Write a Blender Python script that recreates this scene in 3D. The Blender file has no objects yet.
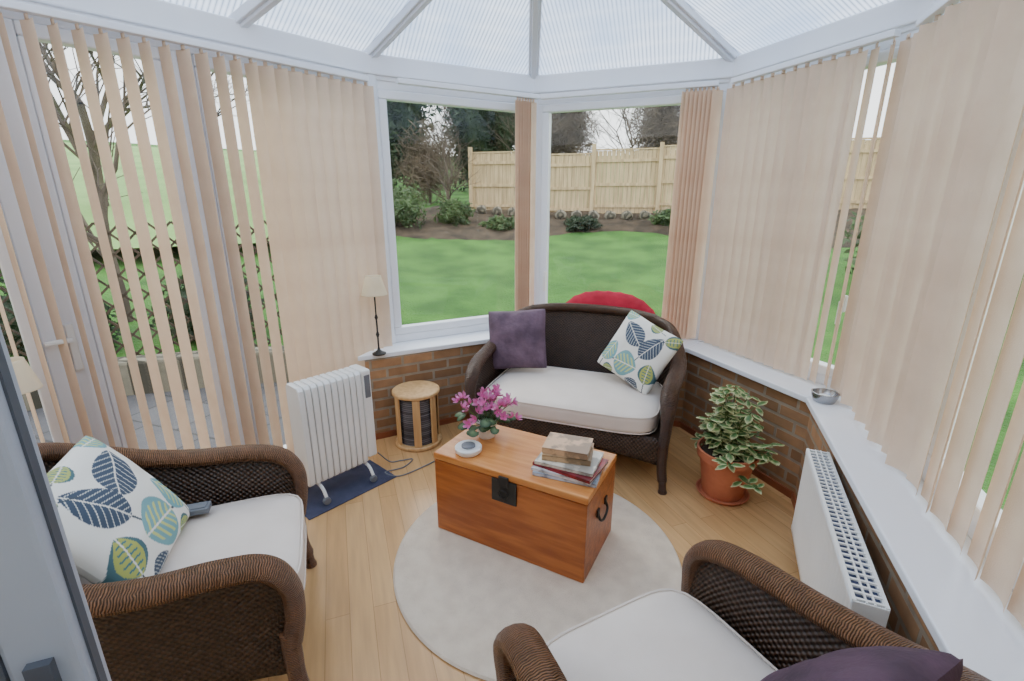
import bpy, bmesh, math, random
from mathutils import Vector, Matrix, noise
R=random.Random(7)
S=bpy.context.scene; C=S.collection
PI=math.pi
def rad(a): return math.radians(a)
def lin(c):
    o=[]
    for v in c[:3]:
        v=v/255.0
        o.append(v/12.92 if v<=.04045 else ((v+.055)/1.055)**2.4)
    return (o[0],o[1],o[2],1.0)
# ---------------------------------------------------------------- materials
def newmat(name):
    m=bpy.data.materials.new(name); m.use_nodes=True
    nt=m.node_tree; b=nt.nodes['Principled BSDF']
    return m,nt,b
def N(nt,t,**k):
    n=nt.nodes.new(t)
    for a,v in k.items(): setattr(n,a,v)
    return n
def math_(nt,op,a,b=None,c=None):
    n=N(nt,'ShaderNodeMath',operation=op)
    for i,v in enumerate((a,b,c)):
        if v is None: continue
        if isinstance(v,(int,float)): n.inputs[i].default_value=v
        else: nt.links.new(v,n.inputs[i])
    return n.outputs[0]
def mixc(nt,f,a,b):
    n=N(nt,'ShaderNodeMix',data_type='RGBA')
    for i,v in ((0,f),(6,a),(7,b)):
        if isinstance(v,(int,float)): n.inputs[i].default_value=v
        elif isinstance(v,tuple): n.inputs[i].default_value=v
        else: nt.links.new(v,n.inputs[i])
    return n.outputs[2]
def bumpn(nt,b,h,strength,dist=.01):
    n=N(nt,'ShaderNodeBump'); n.inputs['Strength'].default_value=strength; n.inputs['Distance'].default_value=dist
    nt.links.new(h,n.inputs['Height']); nt.links.new(n.outputs[0],b.inputs['Normal'])
def noise_n(nt,scale,detail=4,stretch=(1,1,1),coord='Object'):
    tc=N(nt,'ShaderNodeTexCoord'); mp=N(nt,'ShaderNodeMapping'); mp.inputs['Scale'].default_value=stretch
    n=N(nt,'ShaderNodeTexNoise'); n.inputs['Scale'].default_value=scale; n.inputs['Detail'].default_value=detail
    nt.links.new(tc.outputs[coord],mp.inputs[0]); nt.links.new(mp.outputs[0],n.inputs[0])
    return n.outputs[0]
def M(name,c1,c2=None,rough=.6,scale=8,bump=0,bscale=80,metal=0,stretch=(1,1,1),trans=0,sharp=0,bd=.01):
    m,nt,b=newmat(name)
    b.inputs['Roughness'].default_value=rough; b.inputs['Metallic'].default_value=metal
    if c2 is None: c2=tuple(max(0,v*.94) for v in c1)
    f=noise_n(nt,scale,5,stretch)
    mr=N(nt,'ShaderNodeMapRange'); mr.inputs[1].default_value=.35+sharp; mr.inputs[2].default_value=.65-sharp
    nt.links.new(f,mr.inputs[0])
    col=mixc(nt,mr.outputs[0],lin(c1),lin(c2))
    nt.links.new(col,b.inputs['Base Color'])
    if bump: bumpn(nt,b,noise_n(nt,bscale,3,stretch),bump,bd)
    if trans:
        t=N(nt,'ShaderNodeBsdfTranslucent'); nt.links.new(col,t.inputs[0])
        mx=N(nt,'ShaderNodeMixShader'); mx.inputs[0].default_value=trans
        out=nt.nodes['Material Output']
        nt.links.new(b.outputs[0],mx.inputs[1]); nt.links.new(t.outputs[0],mx.inputs[2]); nt.links.new(mx.outputs[0],out.inputs[0])
    return m
def uvsep(nt):
    u=N(nt,'ShaderNodeUVMap'); s=N(nt,'ShaderNodeSeparateXYZ'); nt.links.new(u.outputs[0],s.inputs[0]); return s.outputs[0],s.outputs[1]
def weave_mat(name,dark,light,pu,pv,rough=.45,wrap=False,bs=.9):
    m,nt,b=newmat(name); b.inputs['Roughness'].default_value=rough
    u,v=uvsep(nt)
    a=math_(nt,'SINE',math_(nt,'MULTIPLY',u,PI/pu)); c=math_(nt,'SINE',math_(nt,'MULTIPLY',v,PI/pv))
    if wrap:
        wob=math_(nt,'MULTIPLY',noise_n(nt,60,3),4.0)
        d=math_(nt,'ADD',math_(nt,'ADD',math_(nt,'MULTIPLY',u,PI/pu),math_(nt,'MULTIPLY',math_(nt,'ABSOLUTE',math_(nt,'SINE',math_(nt,'MULTIPLY',v,PI/pv))),1.2)),wob)
        h=math_(nt,'ABSOLUTE',math_(nt,'SINE',d))
    else:
        h=math_(nt,'ADD',math_(nt,'MULTIPLY',math_(nt,'MULTIPLY',a,c),.5),.5)
    nz=noise_n(nt,25,3)
    f=math_(nt,'MULTIPLY',h,math_(nt,'ADD',nz,.35))
    nt.links.new(mixc(nt,f,lin(dark),lin(light)),b.inputs['Base Color'])
    bumpn(nt,b,h,bs,.006)
    return m
def brick_mat(name,c1,c2,mortar,bw,bh,ms,rough=.8,coord='UV',rot=0,bump=.5,noise_amt=.35,offset=.5,stretch=(2,2,2),nscale=6):
    m,nt,b=newmat(name); b.inputs['Roughness'].default_value=rough
    if coord=='UV':
        tc=N(nt,'ShaderNodeUVMap').outputs[0]
    else: tc=N(nt,'ShaderNodeTexCoord').outputs['Object']
    mp=N(nt,'ShaderNodeMapping'); mp.inputs['Rotation'].default_value=(0,0,rot); nt.links.new(tc,mp.inputs[0])
    br=N(nt,'ShaderNodeTexBrick'); br.offset=offset
    br.inputs['Scale'].default_value=1; br.inputs['Brick Width'].default_value=bw; br.inputs['Row Height'].default_value=bh
    br.inputs['Mortar Size'].default_value=ms; br.inputs['Color1'].default_value=lin(c1); br.inputs['Color2'].default_value=lin(c2); br.inputs['Mortar'].default_value=lin(mortar)
    br.inputs['Mortar Smooth'].default_value=.2; br.inputs['Bias'].default_value=0
    nt.links.new(mp.outputs[0],br.inputs[0])
    mp2=N(nt,'ShaderNodeMapping'); mp2.inputs['Scale'].default_value=stretch; nt.links.new(mp.outputs[0],mp2.inputs[0])
    nz=N(nt,'ShaderNodeTexNoise'); nz.inputs['Scale'].default_value=nscale; nz.inputs['Detail'].default_value=6; nt.links.new(mp2.outputs[0],nz.inputs[0])
    dark=mixc(nt,noise_amt,br.outputs[0],lin(tuple(v*.55 for v in c1)))
    mr=N(nt,'ShaderNodeMapRange'); mr.inputs[1].default_value=.35; mr.inputs[2].default_value=.7; nt.links.new(nz.outputs[0],mr.inputs[0])
    nt.links.new(mixc(nt,mr.outputs[0],br.outputs[0],dark),b.inputs['Base Color'])
    if bump: bumpn(nt,b,math_(nt,'SUBTRACT',1.0,br.outputs['Fac']),bump,.006)
    return m
def attr_mat(name,rough=.7,trans=0,bump=0):
    m,nt,b=newmat(name); b.inputs['Roughness'].default_value=rough
    a=N(nt,'ShaderNodeAttribute',attribute_name='Col'); nt.links.new(a.outputs[0],b.inputs['Base Color'])
    if bump: bumpn(nt,b,noise_n(nt,300,2),bump,.003)
    if trans:
        t=N(nt,'ShaderNodeBsdfTranslucent'); nt.links.new(a.outputs[0],t.inputs[0])
        mx=N(nt,'ShaderNodeMixShader'); mx.inputs[0].default_value=trans
        nt.links.new(b.outputs[0],mx.inputs[1]); nt.links.new(t.outputs[0],mx.inputs[2]); nt.links.new(mx.outputs[0],nt.nodes['Material Output'].inputs[0])
    return m
def glass_mat():
    m,nt,b=newmat('window_glass')
    t=N(nt,'ShaderNodeBsdfTransparent'); t.inputs[0].default_value=(.97,.985,.98,1)
    g=N(nt,'ShaderNodeBsdfGlossy'); g.inputs['Roughness'].default_value=.02
    mx=N(nt,'ShaderNodeMixShader'); mx.inputs[0].default_value=.015
    nt.links.new(t.outputs[0],mx.inputs[1]); nt.links.new(g.outputs[0],mx.inputs[2]); nt.links.new(mx.outputs[0],nt.nodes['Material Output'].inputs[0])
    return m
def poly_mat():
    m,nt,b=newmat('polycarbonate')
    u,v=uvsep(nt)
    h=math_(nt,'ABSOLUTE',math_(nt,'SINE',math_(nt,'MULTIPLY',u,PI/.026)))
    h2=math_(nt,'POWER',h,.6)
    nz=noise_n(nt,2.2,5)
    base=mixc(nt,h2,lin((104,124,152)),lin((216,228,246)))
    band=math_(nt,'POWER',math_(nt,'ABSOLUTE',math_(nt,'SINE',math_(nt,'MULTIPLY',v,PI/.14))),8.0)
    base=mixc(nt,math_(nt,'MULTIPLY',band,.12),base,lin((255,255,255)))
    mr=N(nt,'ShaderNodeMapRange'); mr.inputs[1].default_value=.4; mr.inputs[2].default_value=.65; mr.inputs[4].default_value=.55; nt.links.new(nz,mr.inputs[0])
    base2=mixc(nt,mr.outputs[0],base,lin((150,176,212)))
    t=N(nt,'ShaderNodeBsdfTranslucent'); nt.links.new(base2,t.inputs[0])
    tr=N(nt,'ShaderNodeBsdfTransparent'); nt.links.new(base2,tr.inputs[0])
    nt.links.new(base2,b.inputs['Base Color']); b.inputs['Roughness'].default_value=.3
    m1=N(nt,'ShaderNodeMixShader'); m1.inputs[0].default_value=.9
    nt.links.new(b.outputs[0],m1.inputs[1]); nt.links.new(t.outputs[0],m1.inputs[2])
    m2=N(nt,'ShaderNodeMixShader'); m2.inputs[0].default_value=.05
    nt.links.new(m1.outputs[0],m2.inputs[1]); nt.links.new(tr.outputs[0],m2.inputs[2])
    nt.links.new(m2.outputs[0],nt.nodes['Material Output'].inputs[0])
    return m
MT={}
MT['upvc']=M('upvc',(244,246,250),(238,241,247),.3,3)
MT['bar']=M('roof_bar_white',(226,229,235),(214,219,227),.35,3)
MT['glass']=glass_mat(); MT['poly']=poly_mat()
MT['vane']=M('vane_fabric',(240,217,192),(231,206,180),.85,6,.15,300,trans=.18)
MT['vane2']=M('vane_fabric_shade_tint',(246,218,190),(238,206,176),.85,6,.15,300,trans=.12)  # same blind fabric; rosy tone of shade among stacked vanes put into colour
MT['sill']=M('sill_white',(247,249,252),(242,245,250),.25,2)
MT['brick']=brick_mat('brick',(182,138,98),(146,108,74),(160,145,124),.225,.075,.010)
MT['floor']=brick_mat('oak_laminate',(220,176,122),(208,162,108),(172,128,82),1.25,.095,.0012,.26,'Object',rad(70),.04,.25,.37,(1.2,14,1),2.5)
MT['wick']=weave_mat('wicker_panel',(12,8,6),(88,64,48),.010,.012,.36)
MT['rim']=weave_mat('wicker_rim',(28,18,12),(154,108,74),.0065,.035,.36,True,1)
MT['rimdark']=weave_mat('wicker_rim_dark',(18,12,10),(108,76,56),.0065,.035,.36,True,1)
MT['cream']=M('cream_cushion',(230,218,206),(221,208,195),.9,5,.15,400)
MT['rug']=M('rug_pile',(236,220,198),(223,206,184),1,14,.8,260,bd=.008)
MT['purple']=M('purple_velvet',(112,88,104),(80,60,76),.75,9,.4,45)
MT['purple_dark']=M('dark_purple',(90,64,80),(64,46,58),.8,9,.4,45)
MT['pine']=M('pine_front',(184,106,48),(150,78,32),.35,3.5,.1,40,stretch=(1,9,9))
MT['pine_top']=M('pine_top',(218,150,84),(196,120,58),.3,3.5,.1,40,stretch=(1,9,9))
MT['black']=M('black_iron',(28,26,26),(40,38,36),.45,20)
MT['white']=M('enamel_white',(242,242,238),(236,236,232),.3,4)
MT['grey']=M('grey_plastic',(120,124,130),(108,112,118),.5,6)
MT['mat']=M('blue_mat',(72,76,100),(58,62,84),.95,12,.5,300)
MT['terra']=M('terracotta',(208,128,92),(188,108,76),.8,7,.2,60)
MT['soil']=M('soil',(88,74,58),(52,44,34),1,3,.6,40)
MT['wood']=M('pale_pine',(220,180,126),(200,156,104),.5,4,.1,40,stretch=(8,8,1))
MT['fence']=M('fence_wood',(208,184,144),(176,152,116),.85,2.2,.2,20,stretch=(6,6,.6))
MT['grass']=M('grass',(82,134,50),(54,98,34),.95,1.4,.9,30,bd=.05)
MT['field']=M('field_grass',(136,172,96),(112,150,78),.95,.3,.4,8,bd=.05)
MT['patio']=brick_mat('patio_slabs',(104,102,104),(88,86,90),(60,58,58),.6,.45,.010,.85,'Object',rad(20),.2,.3)
MT['stone']=brick_mat('garden_stone',(150,142,124),(118,110,94),(70,66,56),.3,.11,.02,.9,'Object',0,.6,.4)
MT['leaf_dark']=M('leaf_dark',(54,74,46),(28,42,28),.7,1.5,trans=.2)
MT['leaf_mid']=M('leaf_mid',(86,110,62),(52,74,42),.6,2,trans=.2)
MT['twig']=M('twig',(104,92,80),(74,64,56),.9,2)
MT['twigleaf']=M('twig_haze',(118,104,86),(80,70,58),.9,1,trans=.2)
MT['shade']=M('lamp_shade',(252,244,224),(248,238,214),.8,5,trans=.5)
MT['chrome']=M('chrome',(170,172,176),(150,152,156),.22,5,metal=.9)
MT['red']=M('red_fabric',(222,40,72),(190,26,54),.6,6,.2,60)
MT['door']=M('house_door_white',(176,184,196),(166,175,189),.35,3)
MT['seal']=M('rubber_seal',(84,90,100),(72,78,88),.6,5)
MT['plaster']=M('plaster_wall',(224,216,204),(216,208,196),.9,3)
MT['attr']=attr_mat('printed',.8,0,.1); MT['attrleaf']=attr_mat('leaf_printed',.45,.15)
MT['paper']=M('paper_pages',(232,228,216),(214,208,194),.8,40,stretch=(1,1,40))
MT['cds']=brick_mat('spines',(120,120,128),(60,58,64),(24,24,26),.014,.16,.002,.5,'UV',0,.3)
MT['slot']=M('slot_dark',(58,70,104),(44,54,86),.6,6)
MT['green_stem']=M('stem',(96,118,60),(76,96,46),.6,6)
# ---------------------------------------------------------------- mesh helpers
def box(bm,c,s,rz=0,mtx=None):
    m=Matrix.Translation(Vector(c))@Matrix.Rotation(rz,4,'Z')@Matrix.Diagonal((s[0],s[1],s[2],1))
    if mtx: m=mtx@m
    bmesh.ops.create_cube(bm,size=1,matrix=m)
def beam(bm,p0,p1,w,h):
    p0=Vector(p0);p1=Vector(p1);d=p1-p0;L=d.length;z=d.normalized()
    up=Vector((0,0,1)) if abs(z.z)<.95 else Vector((0,1,0))
    x=z.cross(up).normalized(); y=x.cross(z).normalized()
    m=Matrix((x,y,z)).transposed().to_4x4(); m.translation=(p0+p1)/2
    bmesh.ops.create_cube(bm,size=1,matrix=m@Matrix.Diagonal((w,h,L,1)))
def crom(P,n=6):
    P=[Vector(p) for p in P]; out=[]
    Q=[P[0]*2-P[1]]+P+[P[-1]*2-P[-2]]
    for i in range(1,len(Q)-2):
        for k in range(n):
            t=k/n;a,b,c,d=Q[i-1],Q[i],Q[i+1],Q[i+2]
            out.append(.5*((2*b)+(c-a)*t+(2*a-5*b+4*c-d)*t*t+(3*b-a-3*c+d)*t**3))
    out.append(P[-1]); return out
def loft(bm,rows,cu=False,capends=False):
    uv=bm.loops.layers.uv.verify()
    V=[[bm.verts.new(p) for p in r] for r in rows]
    n=len(rows[0])
    L=[0]
    for i in range(1,len(rows)): L.append(L[-1]+(Vector(rows[i][n//2])-Vector(rows[i-1][n//2])).length)
    mid=rows[len(rows)//2]; W=[0]
    for j in range(1,n+1): W.append(W[-1]+(Vector(mid[j%n])-Vector(mid[j-1])).length)
    for i in range(len(rows)-1):
        for j in range(n if cu else n-1):
            k=(j+1)%n
            f=bm.faces.new((V[i][j],V[i][k],V[i+1][k],V[i+1][j]))
            for lp,(a,b) in zip(f.loops,((L[i],W[j]),(L[i],W[j+1]),(L[i+1],W[j+1]),(L[i+1],W[j]))): lp[uv].uv=(a,b)
    if capends:
        bm.faces.new(V[0][::-1]); bm.faces.new(V[-1])
def tube(bm,pts,r,seg=10,ref=(1,0,0),cap=True):
    pts=[Vector(p) for p in pts]; n=len(pts); rows=[]
    nrm=Vector(ref)
    for i,p in enumerate(pts):
        t=(pts[min(i+1,n-1)]-pts[max(i-1,0)]).normalized()
        nrm=(nrm-t*nrm.dot(t))
        if nrm.length<1e-4: nrm=t.orthogonal()
        nrm.normalize(); bn=t.cross(nrm)
        rr=r[i] if isinstance(r,list) else r
        ra,rb=(rr if isinstance(rr,tuple) else (rr,rr))
        rows.append([p+nrm*ra*math.cos(2*PI*k/seg)+bn*rb*math.sin(2*PI*k/seg) for k in range(seg)])
    loft(bm,rows,True,cap)
def lathe(bm,prof,seg=28,c=(0,0,0)):
    rows=[[Vector((c[0]+max(r,.0005)*math.cos(2*PI*k/seg),c[1]+max(r,.0005)*math.sin(2*PI*k/seg),c[2]+z)) for k in range(seg)] for r,z in prof]
    loft(bm,rows,True,True)
def prism(bm,poly,z0,z1):
    uv=bm.loops.layers.uv.verify()
    a=[bm.verts.new((p[0],p[1],z0)) for p in poly]; b=[bm.verts.new((p[0],p[1],z1)) for p in poly]
    n=len(poly); bm.faces.new(a[::-1]); bm.faces.new(b)
    s=0
    for i in range(n):
        j=(i+1)%n; d=(Vector(poly[j][:2])-Vector(poly[i][:2])).length
        f=bm.faces.new((a[i],a[j],b[j],b[i]))
        for lp,(x,y) in zip(f.loops,((s,z0),(s+d,z0),(s+d,z1),(s,z1))): lp[uv].uv=(x,y)
        s+=d
def ob(name,bm,m,parent=None,smooth=True,bevel=0,solid=0,ang=40,recalc=True):
    if recalc: bmesh.ops.recalc_face_normals(bm,faces=bm.faces)
    if smooth:
        for e in bm.edges:
            if len(e.link_faces)==2 and e.calc_face_angle(0)>rad(ang): e.smooth=False
    me=bpy.data.meshes.new(name); bm.to_mesh(me); bm.free()
    if smooth:
        for p in me.polygons: p.use_smooth=True
    me.materials.append(MT[m] if isinstance(m,str) else m)
    o=bpy.data.objects.new(name,me); C.objects.link(o)
    if parent: o.parent=parent
    if solid:
        k=o.modifiers.new('s','SOLIDIFY'); k.thickness=solid; k.offset=0
    if bevel:
        k=o.modifiers.new('b','BEVEL'); k.width=bevel; k.segments=2; k.limit_method='ANGLE'; k.angle_limit=rad(35)
    return o
def B(): return bmesh.new()
def tag(o,label,cat,group=None,kind=None):
    o['label']=label
    if cat: o['category']=cat
    if group:o['group']=group
    if kind:o['kind']=kind
    return o
def struct(o): o['kind']='structure'; return o
def thing(name,label,cat,loc=(0,0,0),rz=0,group=None):
    o=bpy.data.objects.new(name,None); C.objects.link(o); o.location=loc; o.rotation_euler=(0,0,rz); o.empty_display_size=.1
    return tag(o,label,cat,group)
def raw(name,V,F,m,parent=None,cols=None,fcols=None,smooth=False):
    me=bpy.data.meshes.new(name); me.from_pydata(V,[],F)
    if cols is not None:
        a=me.color_attributes.new('Col','FLOAT_COLOR','POINT')
        a.data.foreach_set('color',[x for c in cols for x in c])
    me.materials.append(MT[m])
    if smooth: me.polygons.foreach_set('use_smooth',[True]*len(F))
    me.update()
    o=bpy.data.objects.new(name,me); C.objects.link(o)
    if parent:o.parent=parent
    return o
# ---------------------------------------------------------------- room plan
L1=Vector((-.93,3.40)); dl=Vector((-.665,-.746)).normalized(); L0=L1+dl*2.9
Pp=Vector((.16,3.98)); C1=Vector((1.48,3.48)); C2=Vector((1.89,2.37)); ds=Vector((-.349,-.937)).normalized(); S0=C2+ds*2.7
outer=[L0,L1,Pp,C1,C2,S0]
def off(pts,d):
    out=[]
    for i,p in enumerate(pts):
        def nr(a,b):
            t=(b-a).normalized(); return Vector((t.y,-t.x))
        if i==0: n=nr(pts[0],pts[1]); out.append(p+n*d)
        elif i==len(pts)-1: n=nr(pts[-2],pts[-1]); out.append(p+n*d)
        else:
            n1=nr(pts[i-1],p); n2=nr(p,pts[i+1]); m=(n1+n2); out.append(p+m*d/(1+n1.dot(n2)))
    return out
inn=off(outer[1:],.25); sil=off(outer[1:],.285); outw=off(outer[1:],-.05)
A=Vector((-1.007,3.075)); inn[0]=A
sil[0]=Vector((-1.05,3.06))
fl=[L0+Vector((-.05,.0)),L1+Vector((-.05,.05)),Pp,C1,C2,S0+Vector((0,-.6)),Vector((-2.9,-.6))]
b=B(); prism(b,[(p.x,p.y) for p in fl],-.1,0); struct(ob('floor',b,'floor',smooth=False))
nm=['wall_left','wall_back','wall_right','wall_right_side']
for i in range(4):
    b=B(); prism(b,[tuple(inn[i]),tuple(outer[i+1]),tuple(outer[i+2]),tuple(inn[i+1])],0,.6)
    struct(ob(nm[i],b,'brick',smooth=False))
    b=B(); prism(b,[tuple(sil[i]),tuple(outw[i] if i else outer[1]),tuple(outw[i+1]),tuple(sil[i+1])],.6,.635)
    struct(ob('trim_%d'%(i+1),b,'sill',smooth=False,bevel=.006))
b=B(); beam(b,(-2.95,-.42,1.3),(1.2,-.42,1.3),.1,2.6); struct(ob('wall_front_unseen',b,'plaster',smooth=False))  # unseen house wall, added to block light from behind the camera
b=B(); beam(b,(L0.x-.03,L0.y-.05,1.3),(-2.92,-.37,1.3),.1,2.6); struct(ob('wall_left_rear_unseen',b,'plaster',smooth=False))  # unseen side piece, added with the wall behind to close off light
for i in range(4):
    b=B(); nn=(inn[i+1]-inn[i]).normalized(); q=Vector((nn.y,-nn.x))*.008
    a0=inn[i]+q; a1=inn[i+1]+q
    beam(b,(a0.x,a0.y,.022),(a1.x,a1.y,.022),.014,.044)
    struct(ob('baseboard_%s'%['left','back','right','right_side'][i],b,M('skirt%d'%i,(150,84,52),(128,70,44),.5),smooth=False))
b=B()
for p in (L1,Pp,C1,C2): 
    z0=0 if p is L1 else .6
    lathe(b,[(.066,z0),(.066,2.42)],12,(p.x,p.y,0))
struct(ob('trim_5',b,'upvc'))
b=B()
for i in range(5):
    p,q=outer[i],outer[i+1]; 
    beam(b,(p.x,p.y,2.475),(q.x,q.y,2.475),.14,.12)
    beam(b,(p.x,p.y,2.415),(q.x,q.y,2.415),.10,.05)
struct(ob('trim_6',b,'upvc',smooth=False,bevel=.008))
def window(idx,p,q,z0,z1,openings,fw=.065,glassdepth=.02,handle=None,kind='window'):
    t=(q-p).normalized(); L=(q-p).length
    root=bpy.data.objects.new('%s_%d'%(kind,idx),None); C.objects.link(root); root.location=(p.x,p.y,0); root.rotation_euler=(0,0,math.atan2(t.y,t.x)); root['kind']='structure'
    b=B()
    box(b,(L/2,0,z0+.03),(L,.075,.06)); box(b,(L/2,0,z1-.03),(L,.075,.06))
    last=0
    edges=[]
    for s0,s1 in openings: edges.append((last,s0)); last=s1
    edges.append((last,L))
    for a,c in edges: box(b,((a+c)/2,0,(z0+z1)/2),(c-a,.075,z1-z0-.12))
    ob('frame',b,'upvc',root,False,.006)
    for s0,s1 in openings:
        b=B(); w=.055
        za,zb=z0+.06,z1-.06
        box(b,((s0+s1)/2,-.012,za+w/2),(s1-s0,.07,w)); box(b,((s0+s1)/2,-.012,zb-w/2),(s1-s0,.07,w))
        box(b,(s0+w/2,-.012,(za+zb)/2),(w,.07,zb-za-2*w)); box(b,(s1-w/2,-.012,(za+zb)/2),(w,.07,zb-za-2*w))
        ob('sash',b,'upvc',root,False,.008)
        b=B(); box(b,((s0+s1)/2,0,(za+zb)/2),(s1-s0-2*w,.006,zb-za-2*w)); ob('pane',b,'glass',root,False)
    if handle:
        b=B(); s,z=handle; box(b,(s,-.055,z),(.028,.02,.09)); box(b,(s,-.075,z-.05),(.02,.02,.13)); ob('handle',b,'white',root,False,.005)
    return root
Lf=lambda a,c:(c-a).length
window(1,L1,Pp,.635,2.40,[(.05,Lf(L1,Pp)-.09)],handle=None)
window(2,Pp,C1,.635,2.40,[(.09,Lf(Pp,C1)-.08)],handle=(.14,1.05))
window(3,C1,C2,.635,2.40,[(.06,.60),(.64,Lf(C1,C2)-.06)],handle=(1.02,1.12))
window(4,C2,S0,.635,2.40,[(.06,.80),(.86,1.6),(1.66,2.62)],handle=(.72,1.05))
ll=2.9
def sl(s): return ll-s
window(5,L0,L1,.0,2.40,[(.05,sl(2.38)),(sl(2.28),sl(1.80)),(sl(1.62),sl(1.14)),(sl(1.0),sl(.06))],handle=None)
b=B(); p=L1+dl*1.70; n=Vector((.746,-.665)); c=p+n*.045
box(b,(c.x,c.y,1.0),(.03,.02,.22),math.atan2(-dl.y,-dl.x)); box(b,(c.x+n.x*.03-.03,c.y+n.y*.03-.035,1.04),(.10,.018,.02),math.atan2(-dl.y,-dl.x))
struct(ob('door_2',b,'white',smooth=False,bevel=.004))
# ---------------------------------------------------------------- roof
H=Vector((.13,2.78,3.15)); rd=Vector((-.5,-.866,0)).normalized(); H2=H+rd*3.2; Hb=H+rd*.42
ce=bpy.data.objects.new('ceiling',None); C.objects.link(ce); ce['kind']='structure'
def e3(p): return Vector((p.x,p.y,2.53))
def panel(pts):
    b=B(); uv=b.loops.layers.uv.verify()
    vs=[b.verts.new(p) for p in pts]; f=b.faces.new(vs)
    e=(pts[1]-pts[0]).normalized()
    nn=(pts[1]-pts[0]).cross(pts[2]-pts[0]).normalized(); dn=nn.cross(e)
    for lp in f.loops: lp[uv].uv=((lp.vert.co-pts[0]).dot(e),(lp.vert.co-pts[0]).dot(dn))
    ob('glazing_panel',b,'poly',ce,False)
lm=L1+dl*.78; lm2=L1+dl*1.6; lm3=L1+dl*2.4
rm=C2+ds*.8; rm2=C2+ds*1.7
panel([e3(L1),e3(Pp),H]); panel([e3(Pp),e3(C1),H]); panel([e3(C1),e3(C2),H])
panel([e3(C2),e3(S0),H2,H]); panel([e3(L0),e3(L1),H,H2])
def rbar(p,q,w=.075):
    b=B(); beam(b,p-Vector((0,0,.015)),q-Vector((0,0,.015)),w,.05); beam(b,p-Vector((0,0,.045)),q-Vector((0,0,.045)),w*.5,.03); ob('glazing_bar',b,'bar',ce,False,.005)
for p,q in ((e3(L1),H),(e3(Pp),H),(e3(C1),H),(e3(C2),H),(e3(lm),Hb),(e3(lm2),H+rd*1.2),(e3(lm3),H+rd*2.),(e3(rm),H+rd*.7),(e3(rm2),H+rd*1.6)): rbar(p,q)
rbar(H,H2,.12)
# ---------------------------------------------------------------- vertical blinds
def vane_mesh(w,z0,z1,m,bow=.007):
    b=B(); n=6
    rows=[]
    for z in (z0,z0+.03,z0+.6,z0+1.2,z1-.02,z1):
        rows.append([Vector(((k/n-.5)*w,bow*(1-(2*k/n-1)**2),z)) for k in range(n+1)])
    loft(b,rows)
    box(b,(0,.003,z1+.008),(.02,.004,.02))
    me=bpy.data.meshes.new('vane')
    bmesh.ops.recalc_face_normals(b,faces=b.faces); b.to_mesh(me); b.free(); me.materials.append(MT[m])
    for p in me.polygons: p.use_smooth=True
    return me
def blind(label,p,q,z0,vanes,inset=.12,w=.127,m='vane',s0=.03,s1=None,jit=3,bow=.007):
    t=(q-p).normalized(); n=Vector((t.y,-t.x)); o=p+n*inset; L=(q-p).length; s1=s1 or L-.03
    r=thing('vertical_blind',label,'blind',(o.x,o.y,0),math.atan2(t.y,t.x))
    b=B(); box(b,((s0+s1)/2,0,2.375),(s1-s0,.045,.03)); ob('headrail',b,'upvc',r,False,.004)
    me=vane_mesh(w,z0,2.34,m,bow)
    for s,ph in vanes:
        v=bpy.data.objects.new('vane',me); C.objects.link(v); v.parent=r; v.location=(s,0,0); v.rotation_euler=(0,0,rad(ph+R.uniform(-jit,jit)))
    return r
vl=[]
s=.07
while s<.56: vl.append((ll-s,-18)); s+=.076
while s<.74: vl.append((ll-s,-46)); s+=.074
while s<.98: vl.append((ll-s,-68)); s+=.076
while s<2.8: vl.append((ll-s,-70-10*min(1,max(0,(s-1.2)/.8)))); s+=.076
blind('tall beige vertical blind over the garden doors on the left, most vanes turned open',L0,L1,.06,vl,inset=.09,w=.089,s0=.05,s1=2.84,jit=6)
L=Lf(L1,Pp)
blind('beige vertical blind with rosy shade tint gathered tight beside the corner post between the two windows',L1,Pp,.66,[(L-.08-.022*k,26) for k in range(7)],inset=.15,m='vane2',s0=.15,s1=L-.04,w=.075)
L=Lf(Pp,C1)
blind('beige vertical blind with rosy shade tint gathered tight at the right of the back window',Pp,C1,.66,[(L-.11-.027*k,38) for k in range(8)],inset=.12,m='vane2',s0=.1,s1=L-.11,w=.085)
L=Lf(C1,C2); v=[]
s=.10;k=0
while s<.84: v.append((s,(10,24)[k%2])); s+=.074;k+=1
v+=[(.90,-6),(.975,-34),(1.05,-48),(1.11,-24)]
blind('beige vertical blind with closed vanes above the potted plant',C1,C2,.66,v,inset=.12,s0=.1,s1=L-.12,w=.089,bow=.010)
v=[];s=.15;k=0
while s<2.6: 
    v.append((s,(14,30,8,24)[k%4] if s<.9 else (-12,-3,-9)[k%3]))
    s+=.104; k+=1
blind('beige vertical blind with slanted vanes above the wall radiator',C2,S0,.66,v,inset=.12,s0=.1,jit=4,bow=.016)
# ---------------------------------------------------------------- rug
b=B(); lathe(b,[(0,.001),(.672,.001),(.68,.007),(.672,.014),(.4,.015),(0,.015)],96)
o=ob('round_rug',b,'rug'); o.location=(.12,1.93,0); tag(o,'round cream pile rug beneath the pine chest','rug')
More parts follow.
